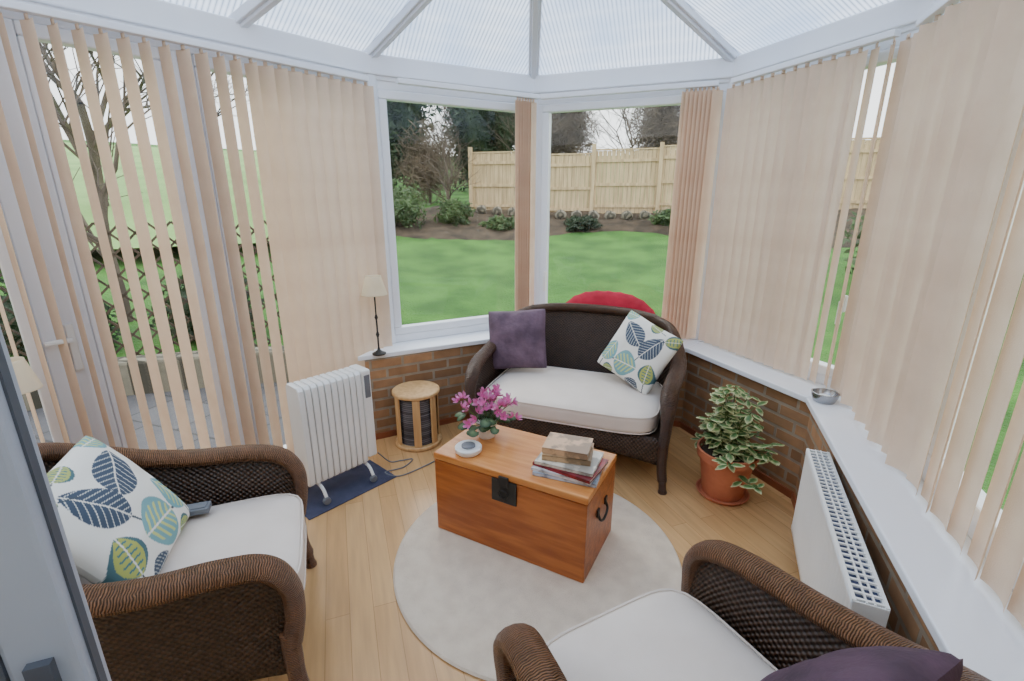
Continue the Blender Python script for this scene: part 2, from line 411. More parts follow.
# ---------------------------------------------------------------- wicker seating
def superbox(bm,c,s,n=5,cuts=14,crown=.0):
    bb=bmesh.new(); bmesh.ops.create_cube(bb,size=2); bmesh.ops.subdivide_edges(bb,edges=bb.edges,cuts=cuts,use_grid_fill=True)
    for v in bb.verts:
        p=v.co; l=(abs(p.x)**n+abs(p.y)**n+abs(p.z)**n)**(1/n); p=p/l
        z=p.z*s[2]/2
        k=crown*(1-min(1,p.x**2))*(1-min(1,p.y**2)); z+= k if p.z>0 else -k*.2
        v.co=Vector((c[0]+p.x*s[0]/2,c[1]+p.y*s[1]/2,c[2]+z))
    me=bpy.data.meshes.new('t'); bb.to_mesh(me); bb.free(); bm.from_mesh(me); bpy.data.meshes.remove(me)
def wicker(name,label,cat,loc,rz,w,rimm='rim'):
    r=thing(name,label,cat,(loc[0],loc[1],0),rz)
    wide=w>.45
    side=[(w,-.40,.30),(w+.008,-.422,.42),(w+.008,-.415,.53),(w+.008,-.355,.605),(w+.02,-.24,.632),(w+.035,-.06,.642),(w+.03,.10,.675)]
    if wide: side+=[(w+.005,.22,.74),(w-.05,.31,.815),(w-.17,.355,.865)]; bx_=w-.17
    else: side+=[(w-.02,.24,.75),(w-.12,.325,.83),(w-.24,.36,.875)]; bx_=w-.24
    for sx in (-1,1):
        P=crom([(sx*x,y,z) for x,y,z in side],8)
        nP=len(P)
        rr=[]
        for i,p in enumerate(P):
            k=i/(nP-1); ww=.031 if k<.12 else min(.050,.031+(k-.12)*.12); 
            if k>.65: ww=max(.036,.050-(k-.65)*.06)
            rr.append((ww,.031))
        b=B(); tube(b,P,rr,14,(sx,0,0)); ob('arm',b,rimm,r)
        up=P[8:]; rows=[]
        def low(p):
            x=abs(p.x); arch=.07*max(0,math.cos(max(-1,min(1,p.y/.38))*PI/2)); return Vector((sx*min(x-.02,w-.005),p.y*.93,.175+arch))
        for i in range(9):
            k=i/8; row=[]
            for p in up:
                a=p.lerp(low(p),k); bul=math.sin(k*PI)*.012
                a.x-=sx*bul; row.append(a)
            rows.append(row)
        b=B(); loft(b,rows); ob('side_panel',b,'wick',r,solid=.018)
        b=B(); tube(b,crom([(sx*w,-.395,.34),(sx*(w+.002),-.398,.16),(sx*(w+.016),-.415,.06),(sx*(w+.022),-.42,.0)],5),[.03]*4+[.028]*6+[.021]*4+[.026]*2,10); ob('leg',b,rimm,r)
        b=B(); tube(b,crom([(sx*(w-.14),.31,.26),(sx*(w-.13),.325,.12),(sx*(w-.12),.37,0)],5),[.028]*5+[.022]*6,10); ob('leg',b,rimm,r)
    rim=crom([(-bx_-.02,.355,.862),(-bx_*.6,.385,.885),(0,.39,.892),(bx_*.6,.385,.885),(bx_+.02,.355,.862)],6)
    b=B(); tube(b,rim,(.036,.032),12,(0,1,0)); ob('top_rail',b,rimm,r)
    rows=[]
    for i in range(9):
        k=i/8; rows.append([p.lerp(Vector((p.x*.97,.30,.17)),k) for p in rim])
    b=B(); loft(b,rows); ob('back_panel',b,'wick',r,solid=.018)
    rows=[]
    for i in range(6):
        k=i/5; row=[]
        for j in range(25):
            x=-w+2*w*j/24; zb=.16+.06*math.cos((j/24-.5)*PI)
            row.append(Vector((x,-.395-.006*math.sin(k*PI),.335*(1-k)+zb*k)))
        rows.append(row)
    b=B(); loft(b,rows); ob('apron',b,'wick',r,solid=.016)
    b=B(); box(b,(0,-.05,.315),(2*w-.04,.66,.03)); ob('seat_deck',b,'wick',r,False)
    b=B(); superbox(b,(0,-.09,.40),(2*w-.085,.70,.135),6,18,.028); ob('seat_cushion',b,'cream',r)
    b=B()
    for zz in (.35,.45):
        pts=[]
        for k in range(61):
            a=2*PI*k/60; ca,sa=math.cos(a),math.sin(a); l=(abs(ca)**6+abs(sa)**6)**(1/6)
            pts.append(Vector((ca/l*(2*w-.09)/2,-.09+sa/l*.348,zz)))
        tube(b,pts,.004,6,(0,0,1))
    ob('piping',b,'cream',r)
    return r
love=wicker('loveseat','dark wicker two seater sofa with cream seat cushion below the back windows','sofa',(.45,3.04),rad(-20.6),.60,'rimdark')
chl=wicker('wicker_armchair','dark wicker armchair on the left, before the garden doors','armchair',(-1.20,1.355),rad(111.9),.345)
chr_=wicker('wicker_armchair','dark wicker armchair in the right foreground beside the wall radiator','armchair',(.485,.76),rad(207.1),.335)
def pillow_mesh(s,t,n,paint,m):
    V=[];F=[];Cc=[]
    for side in (1,-1):
        base=len(V)
        for j in range(n+1):
            for i in range(n+1):
                x=2*i/n-1;y=2*j/n-1
                px=x*(1-.07*(1-y*y)); py=y*(1-.07*(1-x*x))
                cr=1-.05*(x*x*y*y)**2
                h=((1-x*x)*(1-y*y)); h=max(h,0)**.42
                wr=.010*noise.noise(Vector((x*2.6,y*2.6,side*3+s*9)))
                V.append((px*cr*s/2,-side*(h*t/2+wr*h),py*cr*s/2)); Cc.append(lin(paint(x,y)) if paint else (1,1,1,1))
        for j in range(n):
            for i in range(n):
                a=base+j*(n+1)+i; q=(a,a+1,a+n+2,a+n+1); F.append(q if side==1 else q[::-1])
    me=bpy.data.meshes.new('pillow'); me.from_pydata(V,[],F)
    a=me.color_attributes.new('Col','FLOAT_COLOR','POINT'); a.data.foreach_set('color',[x for c in Cc for x in c])
    me.polygons.foreach_set('use_smooth',[True]*len(F)); me.materials.append(MT[m]); me.update(); return me
leaves=[(-.30,.42,.95,.30,150,(66,80,98),0),(.42,.30,.90,.30,70,(66,80,98),0),(-.02,-.52,.80,.40,8,(120,168,172),1),(.74,-.42,.60,.26,100,(178,184,96),2),(-.74,-.40,.72,.30,80,(120,172,178),1),
 (.9,.82,.6,.22,30,(176,184,104),2),(-.78,.9,.5,.2,10,(120,172,178),1),(.15,.92,.4,.16,170,(176,184,104),2),(.42,-.95,.5,.18,175,(66,80,98),0),(-.5,-.95,.4,.16,15,(176,184,104),2)]
def paint(x,y):
    col=(240,238,228)
    for cx,cy,L,W,a,c,k in leaves:
        a=rad(a); dx,dy=x-cx,y-cy; u=(dx*math.cos(a)+dy*math.sin(a))/(L/2); v=(-dx*math.sin(a)+dy*math.cos(a))/(W)
        if -1.9<u<-.9 and abs(v)<.05: col=(70,80,88)
        if abs(u)<1:
            hw=(1-u*u)**.75*(1-.25*u)
            if abs(v)<hw:
                col=c
                if abs(v)<.04: col=(232,230,220)
                elif k==0 and ((u*4.5+abs(v)*2.2)%1)<.13: col=(220,222,214)
                elif k==1 and abs(v)<hw*.72 and ((u*3+abs(v)*2)%1)<.4: col=(200,208,130)
                elif k==2 and (abs(v)>hw*.72): col=(74,110,116)
                elif k==2 and ((u*3.5)%1)<.3 and abs(v)<hw*.5: col=(70,120,130)
    return col
pm=pillow_mesh(.44,.16,170,paint,'attr')
pm2=pillow_mesh(.47,.17,170,lambda x,y:paint(-x,y),'attr')
def place(me,name,label,loc,rz,tilt=0,roll=0,mat=None,group=None):
    o=bpy.data.objects.new(name,me); C.objects.link(o); o.location=loc
    o.rotation_euler=(Matrix.Rotation(rz,4,'Z')@Matrix.Rotation(tilt,4,'X')@Matrix.Rotation(roll,4,'Y')).to_euler()
    return tag(o,label,'cushion',group)
def w2(root,p):
    return Matrix.Translation(root.location)@Matrix.Rotation(root.rotation_euler.z,4,'Z')@Vector(p)
place(pm,'scatter_cushion','leaf printed cushion leaning against the right arm of the wicker sofa',w2(love,(.38,.06,.70)),rad(-40),rad(-26),rad(20))
place(pm2,'scatter_cushion','leaf printed cushion propped in the armchair on the left',w2(chl,(-.01,.10,.68)),rad(111.9-6),rad(-34),rad(-2))
pp=pillow_mesh(.44,.14,40,None,'purple')
place(pp,'scatter_cushion','plain purple cushion leaning on the left arm of the wicker sofa',w2(love,(-.465,.06,.70)),rad(-14),rad(-20),rad(-6))
pd=pillow_mesh(.42,.17,40,None,'purple_dark')
place(pd,'scatter_cushion','dark purple cushion lying in the right foreground armchair',w2(chr_,(-.07,.12,.675)),rad(207),rad(-34),rad(2))
p=w2(chl,(.20,-.04,.501)); b=B(); box(b,(0,0,.014),(.15,.055,.022)); box(b,(0,0,.027),(.13,.04,.006)); o=ob('remote_control',b,'grey',smooth=False,bevel=.006); o.location=p; o.rotation_euler=(0,0,rad(20)); tag(o,'small grey remote control lying on the left armchair seat by the cushion','remote control')
b=B()
rows=[]
for j in range(9):
    k=j/8; row=[]
    for i in range(96):
        a=2*PI*i/96; rr=math.sin(k*PI/2) if k<1 else 1
        ca,sa=math.cos(a),math.sin(a); l=(abs(ca)**2.6+abs(sa)**2.6)**(1/2.6)
        pleat=1+.008*math.cos(a*32)*k
        row.append(Vector((.42*rr*pleat*ca/l,-.03*math.cos(k*PI/2)-.004*math.cos(a*32)*k,.495*rr*pleat*sa/l+.50)))
    rows.append(row)
loft(b,rows,True,True)
o=ob('red_oval_cushion',b,'red',solid=.012); o.location=(.71,3.455,0.010); o.rotation_euler=(0,0,rad(-20.6)); tag(o,'red pleated round topped cushion peeping up behind the wicker sofa','cushion')
# ---------------------------------------------------------------- pine chest
ch=thing('pine_chest','orange pine blanket chest used as coffee table on the round rug','chest',(.063,2.09,.016),rad(-28.5))
l_,w_,h_=.80,.41,.44
b=B(); box(b,(0,0,.20),(l_,w_,.40)); ob('body',b,'pine',ch,False,.004)
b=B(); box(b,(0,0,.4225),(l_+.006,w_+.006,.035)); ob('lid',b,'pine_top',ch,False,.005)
b=B(); box(b,(0,-w_/2-.004,.345),(.13,.008,.115)); box(b,(0,-w_/2-.010,.40),(.05,.01,.05)); tube(b,[(.022*math.cos(a),-w_/2-.016,.335+.022*math.sin(a)) for a in [i*PI/8 for i in range(17)]],.004,6,(0,1,0)); ob('latch_plate',b,'black',ch,False,.002)
for sx in (1,-1):
    b=B(); x=sx*(l_/2+.004)
    tube(b,crom([(x,-.055,.27),(x+sx*.012,-.05,.235),(x+sx*.014,0,.215),(x+sx*.012,.05,.235),(x,.055,.27)],5),.006,8,(0,0,1)); box(b,(x,-.055,.275),(.008,.028,.035)); box(b,(x,.055,.275),(.008,.028,.035)); ob('handle',b,'black',ch)
def book(label,name,x,y,z,l,w,t,rz,col,cat='book',grp='magazines piled on the chest'):
    p=w2(ch,(x+.028,y,0)); r=thing(name,label,cat,(p.x,p.y,z),rad(-28.5+rz),grp)
    b=B(); box(b,(0,0,t/2),(l-.006,w-.006,t-.003)); ob('pages',b,'paper',r,False)
    cm=M('cover_'+name,col,tuple(v*.7 for v in col),.35,14,sharp=.1)
    b=B(); box(b,(0,0,t-.001),(l,w,.002)); box(b,(0,0,.001),(l,w,.002)); box(b,(0,-w/2+.001,t/2),(l,.002,t)); ob('cover',b,cm,r,False)
    return z+t+.0004
z=.016+.4405
z=book('thick glossy magazine with a pale blue cover at the bottom of the pile','magazine',.22,-.03,z,.29,.22,.016,8,(190,200,214),'magazine')
z=book('magazine with a white cover second from the bottom of the pile','magazine',.215,-.035,z,.28,.215,.012,2,(226,222,220),'magazine')
z=book('magazine with a red and dark cover in the middle of the pile','magazine',.225,-.03,z,.285,.21,.014,-5,(150,40,50),'magazine')
z=book('magazine with a cream printed cover on top of the other magazines','magazine',.215,-.02,z,.27,.205,.014,4,(224,214,196),'magazine')
z=book('brown kraft covered book lying lower of the two on the magazines','book',.20,.0,z,.22,.17,.026,14,(190,156,116),grp='books on the magazines')
z=book('brown printed paperback on the very top of the pile','book',.195,.005,z,.21,.16,.028,10,(208,168,130),grp='books on the magazines')
p=Vector((-.215,2.10)); b=B(); lathe(b,[(0,0),(.055,0),(.066,.012),(.067,.03),(.06,.036),(.052,.034),(.045,.03),(.02,.033),(0,.033)],32)
r=thing('lidded_dish','small round white lidded dish on the left end of the chest','dish',(p.x,p.y,.016+.4405)); ob('dish',b,'white',r)
b=B(); lathe(b,[(0,.033),(.034,.033),(.034,.04),(.012,.042),(.0,.043)],24); ob('lid',b,'grey',r)
# cyclamen
p=Vector((-.135,2.27)); r=thing('potted_cyclamen','pink flowering cyclamen in a white pot on the chest','potted plant',(p.x,p.y,.016+.4405))
b=B(); lathe(b,[(0,0),(.042,0),(.055,.07),(.062,.095),(.058,.097),(.05,.085),(0,.083)],28); ob('pot',b,'white',r)
V=[];F=[];K=[]
for i in range(60):
    a=R.uniform(0,2*PI); d=R.uniform(.02,.15); z=.10+R.uniform(0,.08)-d*.25; s=R.uniform(.018,.030)
    c=Vector((math.cos(a)*d,math.sin(a)*d,z)); nn=Vector((math.cos(a)*.5+R.uniform(-.3,.3),math.sin(a)*.5+R.uniform(-.3,.3),1)).normalized(); u=nn.orthogonal().normalized(); v=nn.cross(u)
    k0=len(V); V.append(tuple(c)); K.append(lin((112,140,96)))
    for j in range(10):
        t=2*PI*j/10; rr=s*(1 if j else .55); V.append(tuple(c+u*rr*math.cos(t)+v*rr*math.sin(t)-nn*.006)); K.append(lin((46,78,44)))
    for j in range(10): F.append((k0,k0+1+j,k0+1+(j+1)%10))
raw('leaves',V,F,'attrleaf',r,K)
def petal_mesh():
    V=[];F=[];K=[]
    for q in range(5):
        a=2*PI*q/5
        k0=len(V)
        for i,(h,w,o) in enumerate(((0,.006,.004),(.010,.011,.018),(.020,.011,.026),(.030,.004,.032))):
            for sx in (-1,1):
                V.append((math.cos(a)*o-math.sin(a)*w*sx,math.sin(a)*o+math.cos(a)*w*sx,h)); K.append(lin((212-i*2,84+i*20,152+i*10)))
        for i in range(3): F.append((k0+2*i,k0+2*i+1,k0+2*i+3,k0+2*i+2))
    me=bpy.data.meshes.new('flower'); me.from_pydata(V,[],F); at=me.color_attributes.new('Col','FLOAT_COLOR','POINT'); at.data.foreach_set('color',[x for c in K for x in c]); me.materials.append(MT['attrleaf']); return me
fm=petal_mesh(); stems=B()
for i in range(44):
    a=R.uniform(0,2*PI); d=R.uniform(.01,.17); z=.165+R.uniform(0,.11)-d*.35
    q=(math.cos(a)*d,math.sin(a)*d,z); tube(stems,crom([(q[0]*.2,q[1]*.2,.09),(q[0]*.6,q[1]*.6,z*.75),q],3),.0016,5)
    o=bpy.data.objects.new('flower',fm); C.objects.link(o); o.parent=r; o.location=q; o.rotation_euler=(R.uniform(-1.1,1.1),R.uniform(-1.1,1.1),R.uniform(0,6)); o.scale=(.78,)*3
ob('stems',stems,'green_stem',r)
# ---------------------------------------------------------------- oil heater
hc=Vector((-1.03,2.50)); ha=math.atan2(.746,.665)
o_=B(); box(o_,(0,0,.004),(.56,.30,.006)); o=ob('floor_mat',o_,'mat',smooth=False,bevel=.002); o.location=(hc.x+.015,hc.y-.015,0); o.rotation_euler=(0,0,ha); tag(o,'small dark blue mat beneath the white oil heater','mat')
r=thing('oil_heater','white oil filled radiator heater standing on the blue mat','heater',(hc.x,hc.y,.008),ha)
def finm():
    b=B(); rows=[]
    prof=[]
    for k in range(40):
        a=2*PI*k/40; ca,sa=math.cos(a),math.sin(a); l=(abs(ca)**12+abs(sa)**12)**(1/12); prof.append((ca/l*.078,sa/l*.295))
    for x,sc in ((-.016,.95),(-.012,1),(.012,1),(.016,.95)): rows.append([Vector((x,y*sc,.405+z*(1-(1-sc)*.2))) for y,z in prof])
    loft(b,rows,True,True); return b
b=finm(); f0=ob('fin',b,'white',r); xs=[-.195+.037*i for i in range(10)]
f0.location=(xs[0],0,0)
for x in xs[1:]:
    f=f0.copy(); C.objects.link(f); f.location=(x,0,0)
b=B(); box(b,(-.005,0,.62),(.40,.03,.03)); box(b,(-.005,0,.17),(.40,.03,.03)); ob('manifold',b,'white',r,False,.004)
b=B(); box(b,(.19,0,.42),(.06,.15,.56)); cb=ob('control_box',b,'white',r,False,.012)
b=B(); lathe(b,[(0,0),(.022,0),(.02,.02),(0,.02)],20); k=ob('knob',b,'grey',cb); k.location=(.222,0,.55); k.rotation_euler=(0,PI/2,0)
b=B(); box(b,(.19,-.077,.60),(.035,.004,.14)); ob('control_panel',b,'grey',cb,False,.001)
for x in (-.15,.15):
    b=B(); tube(b,crom([(x,-.12,.045),(x,-.08,.09),(x,0,.10),(x,.08,.09),(x,.12,.045)],5),.010,8,(1,0,0)); ft=ob('foot',b,'white',r)
    for y in (-.12,.12):
        b=B(); lathe(b,[(0,-.012),(.02,-.012),(.022,0),(.02,.012),(0,.012)],16); wv=ob('caster',b,'grey',ft); wv.rotation_euler=(PI/2,0,0); wv.location=(x,y,.0225)
b=B(); tube(b,crom([(-.86,2.72,.10),(-.80,2.76,.012),(-.74,2.78,.006),(-.66,2.80,.006),(-.70,2.70,.006),(-.80,2.64,.007),(-.70,2.60,.006),(-.56,2.72,.006),(-.44,2.86,.006)],8),.004,6)
tag(ob('power_cable',b,'grey'),'thin grey power cable trailing from the heater toward the sofa','cable')
# ---------------------------------------------------------------- lamps
def lamp(label,loc,h,rs,rb=.046):
    r=thing('table_lamp',label,'lamp',loc)
    b=B(); lathe(b,[(0,0),(rb,0),(rb+.001,.008),(.03,.016),(.012,.03),(.006,.05),(.006,.12),(.013,.14),(.006,.16),(.006,h*.45),(.012,h*.48),(.005,h*.52),(.005,h*.80),(0,h*.80)],20); ob('base',b,'black',r)
    b=B(); rows=[[Vector((rr*math.cos(2*PI*k/32),rr*math.sin(2*PI*k/32),z)) for k in range(32)] for rr,z in ((rs,h-.125),(rs*.98,h-.12),(rs*.62,h-.01),(rs*.6,h))]; loft(b,rows,True); ob('lamp_shade',b,'shade',r,solid=.002)
    return r
lamp('slim dark table lamp with cream shade on the window sill by the brick end',(-.915,3.115,.636),.54,.084)
lamp('small cream shaded lamp with dark stem standing behind the left armchair',(-1.945,1.735,0),1.06,.075,.11)
# ---------------------------------------------------------------- stool
r=thing('drum_stool','round pine drum stool with racked spines standing by the brick wall','stool',(-.665,3.055,0))
for z in (.0,.375):
    b=B(); lathe(b,[(0,z+.003),(.155,z+.003),(.162,z+.008),(.162,z+.024),(.155,z+.03),(0,z+.03)],40); ob('top' if z else 'bottom',b,'wood',r)
for a in (-120,-60,10,130,190):
    b=B(); box(b,(0,.146,.2025),(.05,.012,.345)); o=ob('slat',b,'wood',r,False,.003); o.rotation_euler=(0,0,rad(a-0))
b=B(); lathe(b,[(0,.031),(.13,.031),(.13,.19),(.13,.36),(0,.36)],24); ob('spine_rack',b,'cds',r)
# ---------------------------------------------------------------- potted plant
r=thing('potted_shrub','variegated leafy plant in a terracotta pot on the floor by the brick wall','potted plant',(1.235,2.43,0))
b=B(); lathe(b,[(0,.012),(.108,.012),(.113,.02),(.146,.24),(.162,.242),(.166,.29),(.155,.292),(.146,.25),(0,.25)],36); ob('pot',b,'terra',r)
b=B(); lathe(b,[(0,0),(.13,0),(.146,.022),(.138,.022),(.125,.010),(0,.010)],32); ob('saucer',b,'terra',r)
b=B(); lathe(b,[(0,.25),(.144,.255),(.11,.265),(0,.27)],20); ob('soil',b,'soil',r)
V=[];F=[];K=[]; st=B()
for i in range(52):
    a=R.uniform(0,2*PI); d=R.uniform(.05,.31); ht=.34+R.uniform(.03,.36)-d*.45
    if math.cos(a)<-.2 and math.sin(a)>-.35: d*=.55
    if math.cos(a)>.6: d=min(d,.21)
    tip=Vector((math.cos(a)*d,math.sin(a)*d,ht)); pts=crom([(math.cos(a)*.03,math.sin(a)*.03,.26),(tip.x*.5,tip.y*.5,ht*.85),tuple(tip)],4)
    tube(st,pts,.003,5)
    for q in range(10):
        t=pts[min(len(pts)-1,2+q*len(pts)//10)]; an=R.uniform(0,2*PI); dr=Vector((math.cos(an),math.sin(an),R.uniform(-.3,.6))).normalized(); sd=dr.cross(Vector((0,0,1))).normalized(); up=sd.cross(dr)
        Ll=R.uniform(.045,.072); Wd=Ll*.36; k0=len(V)
        for u,wv in ((0,.1),(.3,.9),(.65,.85),(1,.05)):
            for vv in (-1,-.5,0,.5,1):
                V.append(tuple(t+dr*(.01+u*Ll)+sd*vv*wv*Wd-up*(u*u*.02+.006*abs(vv))))
                edge=abs(vv)>.9 or u>.9; K.append(lin((210,210,156) if edge else ((66,104,54) if abs(vv)<.3 else (92,128,66))))
        for u in range(3):
            for vv in range(4): F.append((k0+u*5+vv,k0+u*5+vv+1,k0+u*5+vv+6,k0+u*5+vv+5))
raw('leaves',V,F,'attrleaf',r,K,smooth=True); ob('stems',st,'green_stem',r)
# ---------------------------------------------------------------- wall radiator
ra=math.atan2(.913,.405)
r=thing('panel_radiator','long white panel radiator with slotted top under the right window sill','radiator',(1.20,1.50,0),ra)
Lr=.94; TW=.088
b=B()
rows=[]
for z in (.13,.15,.17,.52,.54,.56):
    row=[]
    for i in range(193):
        x=-Lr/2+Lr*i/192; g=0 if z in (.13,.56,.15,.54) else .006*(0.5+.5*math.cos(2*PI*x/.034)); row.append(Vector((x,TW/2-g,z)))
    rows.append(row)
loft(b,rows); ob('front_panel',b,'white',r,solid=.003)
b=B(); box(b,(0,-TW/2+.006,.345),(Lr,.012,.43)); ob('rear_panel',b,'white',r,False,.002)
for sx in (-1,1):
    b=B(); box(b,(sx*Lr/2,0,.345),(.006,TW,.43)); ob('side_panel',b,'white',r,False,.002)
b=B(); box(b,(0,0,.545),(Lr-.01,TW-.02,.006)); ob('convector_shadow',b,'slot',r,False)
b=B()
for y in (TW/2-.004,.010,-.010,-TW/2+.005): box(b,(0,y,.560),(Lr,.010 if abs(y)>.03 else .005,.006))
for i in range(34):
    x=-Lr/2+.01+(Lr-.02)*i/33; box(b,(x,0,.5605),(.007,TW-.006,.006))
ob('top_grille',b,'white',r,False)
b=B(); tube(b,[(Lr/2+.03,-.0,0),(Lr/2+.03,0,.17)],.008,8); tube(b,[(Lr/2+.03,0,.17),(Lr/2,0,.17)],.009,8); lathe(b,[(0,.17),(.018,.17),(.02,.2),(.016,.24),(0,.24)],16,(Lr/2+.03,0,0)); ob('valve',b,'white',r)
r=thing('glass_bowl','small round glass bowl on the sill corner right of the plant','bowl',(1.645,2.315,.636))
b=B(); lathe(b,[(0,0),(.05,0),(.062,.03),(.064,.05),(.058,.05),(.054,.03),(.04,.010),(0,.010)],28); ob('bowl',b,'chrome',r)
b=B(); lathe(b,[(0,.011),(.03,.011),(.028,.03),(0,.032)],16); ob('candle',b,'white',r)
# ---------------------------------------------------------------- house door at lower left
E=Vector((-.467,.409)); dd=Vector((-.93,-.36)).normalized()
d=bpy.data.objects.new('door_1',None); C.objects.link(d); d['kind']='structure'; d.location=(E.x,E.y,0); d.rotation_euler=(0,0,math.atan2(dd.y,dd.x))
Wd=.80
b=B(); 
box(b,(.03,0,1.03),(.06,.045,2.0)); box(b,(Wd-.05,0,1.03),(.10,.045,2.0)); box(b,(Wd/2,0,.12),(Wd-.16,.045,.2)); box(b,(Wd/2,0,1.96),(Wd-.16,.045,.14)); box(b,(Wd/2,0,.75),(Wd-.16,.045,.1)); ob('leaf_frame',b,'door',d,False,.006)
b=B(); 
for x in (.063,Wd-.104): box(b,(x,0,1.03),(.007,.047,1.75))
box(b,(-.001,0,1.03),(.003,.012,1.98)); ob('seal',b,'seal',d,False)
b=B(); box(b,(Wd/2,0,1.03),(Wd-.16,.012,1.7)); ob('pane',b,'glass',d,False)
b=B(); 
for sy in (1,-1):
    box(b,(.03,sy*.027,1.11),(.022,.010,.17)); tube(b,crom([(.03,sy*.03,1.16),(.03,sy*.06,1.16),(.05,sy*.065,1.16),(.13,sy*.065,1.16)],4),.007,8)
ob('door_handle',b,'seal',d)
# ---------------------------------------------------------------- exterior
def gz(x,y):
    rr=math.hypot(x,y) if y>0 else abs(x)
    if y<0: rr=min(rr,5)
    if rr<5: z=-.14
    elif rr<13: z=-.14+.112*(rr-5)
    elif rr<15: z=.756+.25*(rr-13)
    else: z=1.256+.10*(rr-15)
    return z
xs=[-70+140*i/110 for i in range(111)]; xs=[math.copysign(abs(x/70)**1.8*90,x) for x in xs]
ys=[-12+14*i/10 for i in range(11)]+[3+(i/90)**1.8*110 for i in range(1,91)]
V=[(x,y,gz(x,y)+.05*noise.noise(Vector((x*.3,y*.3,0)))*(1 if math.hypot(x,y)>6 else 0)) for y in ys for x in xs]
nx=len(xs); F=[(j*nx+i,j*nx+i+1,(j+1)*nx+i+1,(j+1)*nx+i) for j in range(len(ys)-1) for i in range(nx-1)]
o=raw('lawn',V,F,'grass',smooth=True); o['kind']='structure'
V=[];F=[]
n1,n2=30,40
for j in range(n2+1):
    for i in range(n1+1):
        rr=11+j*2.; a=rad(108+i*2.5); x=math.cos(a)*rr;y=math.sin(a)*rr; V.append((x,y,gz(x,y)+.30))
for j in range(n2):
    for i in range(n1): k=j*(n1+1)+i; F.append((k,k+1,k+n1+2,k+n1+1))
o=raw('field',V,F,'field',smooth=True); o['kind']='structure'
V=[];F=[]
for j in range(8):
    for i in range(61):
        a=rad(40+i*1.13); rr=12.7+j*.5+.55*math.sin(i*.21+1)*(1-j/7); x=math.cos(a)*rr;y=math.sin(a)*rr; V.append((x,y,gz(x,y)+(.10 if j else -.02)+.08*noise.noise(Vector((x*2,y*2,1)))))
for j in range(7):
    for i in range(60): k=j*61+i; F.append((k,k+1,k+62,k+61))
o=raw('soil_bed',V,F,'soil',smooth=True); o['kind']='structure'
b=B(); q=[L0+Vector((-.05,.1)),L1+Vector((-.1,.08)),L1+Vector((-.5,1.1)),L1+Vector((-3.2,1.9)),L0+Vector((-3.2,0)),L0+Vector((-1.6,-2))]
prism(b,[(p.x,p.y) for p in q],-.2,-.06); struct(ob('patio',b,'patio',smooth=False))
b=B()
pw=[(-1.75,4.55),(-2.7,4.4),(-3.95,4.0),(-5.0,3.0)]
for i in range(3): beam(b,(pw[i][0],pw[i][1],.08),(pw[i+1][0],pw[i+1][1],.08),.22,.36)
o=ob('stone_wall',b,'stone',smooth=False,bevel=.03); tag(o,'low stone garden wall at the edge of the paved patio','wall')
def leafcloud(V,F,c,rad3,n,size,shell=.55,seed=0,lump=.25,thin=.45):
    rr=random.Random(seed); c=Vector(c)
    for i in range(n):
        d=Vector((rr.gauss(0,1),rr.gauss(0,1),rr.gauss(0,1))).normalized()
        k=(shell+(1-shell)*rr.random())*(1+lump*noise.noise(d*2.3+Vector((seed,0,0)))*2)
        p=c+Vector((d.x*rad3[0]*k,d.y*rad3[1]*k,d.z*rad3[2]*k))
        u=Vector((rr.gauss(0,1),rr.gauss(0,1),rr.gauss(0,1))).normalized(); v=u.orthogonal().normalized(); s=size*rr.uniform(.6,1.3)
        b0=len(V); V+= [tuple(p-u*s),tuple(p-v*s*thin),tuple(p+u*s),tuple(p+v*s*thin)]; F.append((b0,b0+1,b0+2,b0+3))
def core(V,F,c,rad3,seed,k=.72):
    bb=bmesh.new(); bmesh.ops.create_icosphere(bb,subdivisions=3,radius=1); b0=len(V)
    for v in bb.verts:
        d=v.co.normalized(); q=k*(1+.3*noise.noise(d*2.3+Vector((seed,0,0)))*2*.8); V.append((c[0]+d.x*rad3[0]*q,c[1]+d.y*rad3[1]*q,c[2]+d.z*rad3[2]*q))
    for f in bb.faces: F.append(tuple(b0+v.index for v in f.verts))
    bb.free()
def bush(name,label,cat,x,y,rx,rz_,n,size,m,seed,group=None,z=None,solid=True,thin=.45,shell=.55,lump=.25):
    zz=gz(x,y) if z is None else z
    r=thing(name,label,cat,(x,y,zz),0,group); V=[];F=[]
    if solid: core(V,F,(0,0,rz_*.95),(rx,rx*.8,rz_),seed)
    leafcloud(V,F,(0,0,rz_*.95),(rx,rx*.8,rz_),n,size,seed=seed,thin=thin,shell=shell,lump=lump)
    raw('foliage',V,F,m,r)
    b=B(); tube(b,[(0,0,-.1),(.03,0,rz_*.6)],.05,6); ob('stem',b,'twig',r)
def branch(b,p,d,L,r0,lev,rr):
    n=3; pts=[p]
    for i in range(n):
        d=(d+Vector((rr.gauss(0,.13),rr.gauss(0,.13),rr.gauss(.03,.08)))).normalized(); pts.append(pts[-1]+d*L/n)
    tube(b,pts,[r0,r0*.85,r0*.7,r0*.55],5 if lev>1 else 3,cap=False)
    if lev>0:
        for k in range(4 if lev<3 else 5):
            t=pts[1+k%3] if k else pts[-1]; ax=Vector((rr.gauss(0,1),rr.gauss(0,1),rr.gauss(.25,.5))).normalized()
            branch(b,t,(d*.9+ax*.75).normalized(),L*rr.uniform(.6,.78),r0*.5,lev-1,rr)
def bare(label,x,y,h,seed,lev=4,r0=.12,group=None,z=None):
    rr=random.Random(seed); r=thing('bare_tree',label,'tree',(x,y,gz(x,y) if z is None else z),0,group)
    b=B(); branch(b,Vector((0,0,-.2)),Vector((0,0,1)),h*.38,r0,lev,rr); ob('branches',b,'twig',r,recalc=False)
g='evergreens beyond the fence'
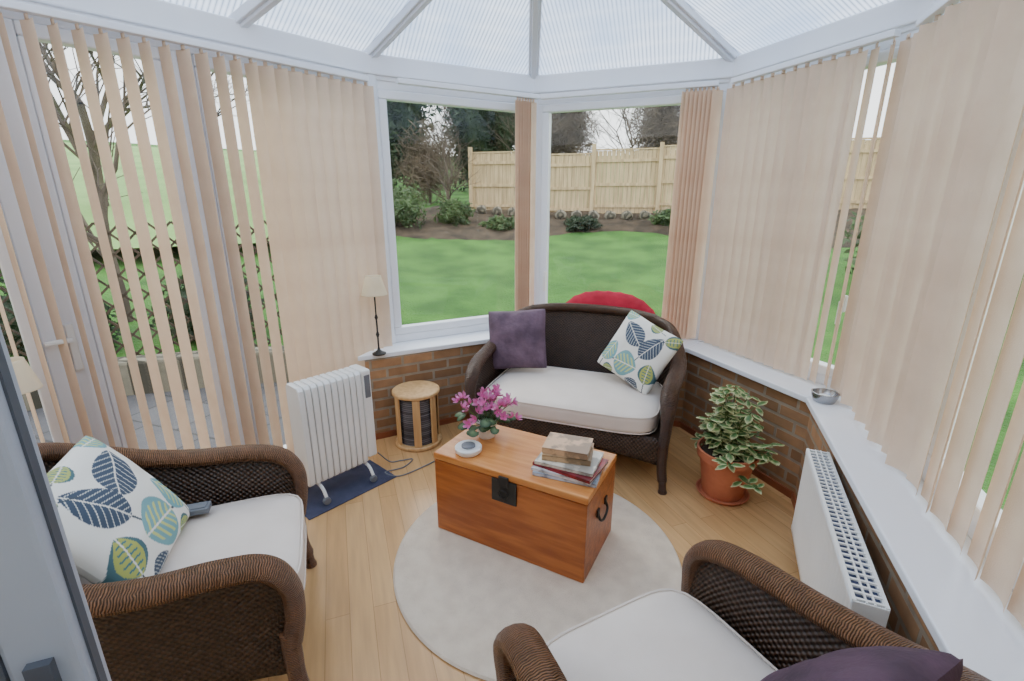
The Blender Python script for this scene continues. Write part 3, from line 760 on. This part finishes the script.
for i,(x,y,rx,rz_,lb,mm) in enumerate(((-4.9,20,1.8,3.6,'dark evergreen tree left of the fence, nearest the blind','leaf_dark'),(-1.1,23,1.9,3.6,'dark evergreen tree just behind the left end of the fence','leaf_dark'),(-8.8,22,1.8,2.4,'dark evergreen tree furthest left beyond the lawn','leaf_dark'))):
    bush('evergreen_tree',lb,'tree',x,y,rx,rz_,9000,.12,mm,i+3,g)
for i,(x,y,rx,rz_,lb) in enumerate(((2.6,25,1.7,2.8,'brown twiggy winter thicket behind the middle of the fence'),(7.0,24,1.7,2.8,'brown twiggy winter thicket behind the right part of the fence'),(11.4,22,1.7,2.8,'brown twiggy winter thicket furthest right behind the fence'),(-2.6,29,1.7,3.8,'brown twiggy winter thicket behind the evergreens'),(-7.4,29,1.7,3.2,'brown twiggy winter thicket far behind the left window'),(-2.9,17.5,1.0,1.3,'brown twiggy thicket just left of the fence end'))):
    bush('twiggy_tree',lb,'tree',x,y,rx,rz_,11000 if i<5 else 5000,.28 if i<5 else .2,'twigleaf',i+33,'winter thickets behind the fence',solid=False,thin=.07,shell=.05,lump=.4)
for i,(x,y,h,lb) in enumerate(((-1.9,14.6,3.4,'small bare tree in the bed left of the fence'),(.9,18.5,5.5,'bare twiggy tree behind the fence left part'),(4.2,18.5,5.5,'bare twiggy tree behind the fence middle'),(7.4,17.5,5.5,'bare twiggy tree behind the fence right part'))):
    bare(lb,x,y,h,20+i,4,.07)
bare('tall bare tree in front of the pale sky at the far left',-9.5,11.5,7,41,4,.14)
bare('second bare tree on the field skyline at the left',-16,26,8,42,4,.16)
bare('small bare tree by the patio seen between the open vanes',-4.9,5.9,4.6,47,3,.06)
for i,(x,y,rx,rz_,m,lb) in enumerate(((-3.1,13.3,.75,.55,'leaf_mid','broad green shrub in the bed left of the fence'),(-1.6,13.7,.40,.36,'leaf_mid','small green shrub in the bed near the fence end'),(-5.0,13.2,.7,.55,'leaf_dark','dark low shrub at the left end of the bed'),(-.3,13.3,.40,.20,'leaf_mid','low green plant before the left fence post'),(1.9,13.3,.4,.18,'leaf_dark','low dark plant beneath the fence middle'),(4.2,13.1,.35,.22,'leaf_mid','low green plant beneath the fence right part'))):
    bush('garden_shrub',lb,'shrub',x,y,rx,rz_,2500,.06,m,60+i,lump=.5)
hp=[(-2.3,6.0),(-3.7,5.7),(-5.0,5.0),(-6.1,4.0),(-7.0,2.8)]
for i,(x,y) in enumerate(hp):
    bush('hedge_shrub','dark leafy hedge plant growing on the trellis behind the patio','shrub',x,y,.58,.48,2600,.045,'leaf_dark',80+i,'hedge plants along the patio trellis',z=-.1)
b=B()
for i in range(4):
    p=Vector((hp[i][0]*.87,hp[i][1]*.87,0)); q=Vector((hp[i+1][0]*.87,hp[i+1][1]*.87,0)); Ls=(q-p).length; u=(q-p)/Ls
    k=-1.4
    while k<Ls:
        for sg in (1,-1):
            s0=max(k,0); s1=min(k+1.4,Ls)
            if s1-s0<.05: continue
            za=(s0-k); zb=(s1-k)
            if sg<0: za=1.4-za; zb=1.4-zb
            a=p+u*s0; c=p+u*s1
            beam(b,(a.x,a.y,.05+za),(c.x,c.y,.05+zb),.012,.02)
        k+=.2
    for t_ in (0,1):
        a=p+u*Ls*t_; beam(b,(a.x,a.y,-.15),(a.x,a.y,1.5),.05,.05)
tag(ob('trellis',b,M('trellis_wood',(86,72,58),(62,52,42),.9),smooth=False),'diamond lattice trellis panels standing behind the patio','trellis')
for i,(x,y) in enumerate(((6.3,7.2),(7.6,4.2),(7.4,1.2))):
    bush('hedge_shrub','leafy green hedge plant beyond the lawn outside the right windows','shrub',x,y,1.2,.8,3500,.07,'leaf_mid',120+i,'hedge plants outside the right windows')
fr=thing('garden_fence','tall pale timber board fence with posts at the top of the lawn','fence',(0,0,0))
F0=Vector((-1.25,15.5)); F1=Vector((9.6,12.9)); d_=(F1-F0); nL=d_.length; d_=d_/nL; npn=6; nn=Vector((d_.y,-d_.x))
for i in range(npn):
    st_=(.0,-.10,0,.06,.10,.12)[i]
    a=F0+d_*(nL*i/npn); c=F0+d_*(nL*(i+1)/npn); ba=B(); Ls=(c-a).length; k=int(Ls/.12)
    for j in range(k):
        p=a+d_*(Ls*(j+.5)/k); hh=1.80+R.uniform(-.008,.008); box(ba,(p.x,p.y,1.22+st_+hh/2),(Ls/k*.93,.02,hh),math.atan2(d_.y,d_.x))
    ob('fence_panel',ba,'fence',fr,False)
    b2=B()
    for z in (1.5,2.1,2.75): beam(b2,(a.x+nn.x*.03,a.y+nn.y*.03,z+st_),(c.x+nn.x*.03,c.y+nn.y*.03,z+st_),.05,.08)
    beam(b2,(a.x,a.y,3.05+st_),(c.x,c.y,3.05+st_),.06,.04); ob('rail',b2,'fence',fr,False)
for i in range(npn+1):
    a=F0+d_*(nL*i/npn)+nn*.07; b2=B(); box(b2,(a.x,a.y,2.0),(.11,.11,2.4),math.atan2(d_.y,d_.x)); ob('post',b2,'fence',fr,False,.005)
b=B(); box(b,(4.9,12.2,.92),(1.6,.2,.30),-.2); box(b,(4.9,12.22,1.17),(1.5,.2,.2),-.2)
tag(ob('timber_sleepers',b,'fence',smooth=False,bevel=.01),'stacked timber sleepers edging the lawn below the fence','sleeper')
for i in range(14):
    x=-.9+i*.46; y=14.75-(x+1)*.22; bb=B(); bmesh.ops.create_icosphere(bb,subdivisions=2,radius=1)
    for v in bb.verts: v.co=Vector((v.co.x*.17,v.co.y*.14,v.co.z*.15))*(1+.3*noise.noise(v.co*1.5+Vector((i*3,0,0))))
    o=ob('rock',bb,'stone'); o.location=(x,y,gz(x,y)+.18); tag(o,'rough grey rock set in the soil bank below the fence','rock','rocks in the soil bank')
# ---------------------------------------------------------------- light & camera
w=bpy.data.worlds.new('w'); S.world=w; w.use_nodes=True; nt=w.node_tree; bg=nt.nodes['Background']
tc=N(nt,'ShaderNodeTexCoord'); sp=N(nt,'ShaderNodeSeparateXYZ'); nt.links.new(tc.outputs['Generated'],sp.inputs[0])
mr=N(nt,'ShaderNodeMapRange'); mr.inputs[1].default_value=0; mr.inputs[2].default_value=.7; nt.links.new(sp.outputs[2],mr.inputs[0])
nt.links.new(mixc(nt,mr.outputs[0],(.97,.97,.98,1),(.88,.93,1.0,1)),bg.inputs[0]); bg.inputs[1].default_value=3.0
sl_=bpy.data.lights.new('sun','SUN'); sl_.energy=1.6; sl_.angle=rad(30); so=bpy.data.objects.new('sun',sl_); C.objects.link(so); so.rotation_euler=(rad(-38),rad(-22),0); sl_.color=(1,.97,.92)
cam=bpy.data.cameras.new('cam'); cam.sensor_width=36; cam.lens=475/1024*36; cam.clip_start=.03; cam.clip_end=500
co=bpy.data.objects.new('camera',cam); C.objects.link(co); co.location=(0,0,1.65); co.rotation_euler=(rad(90-16.4),0,0); S.camera=co
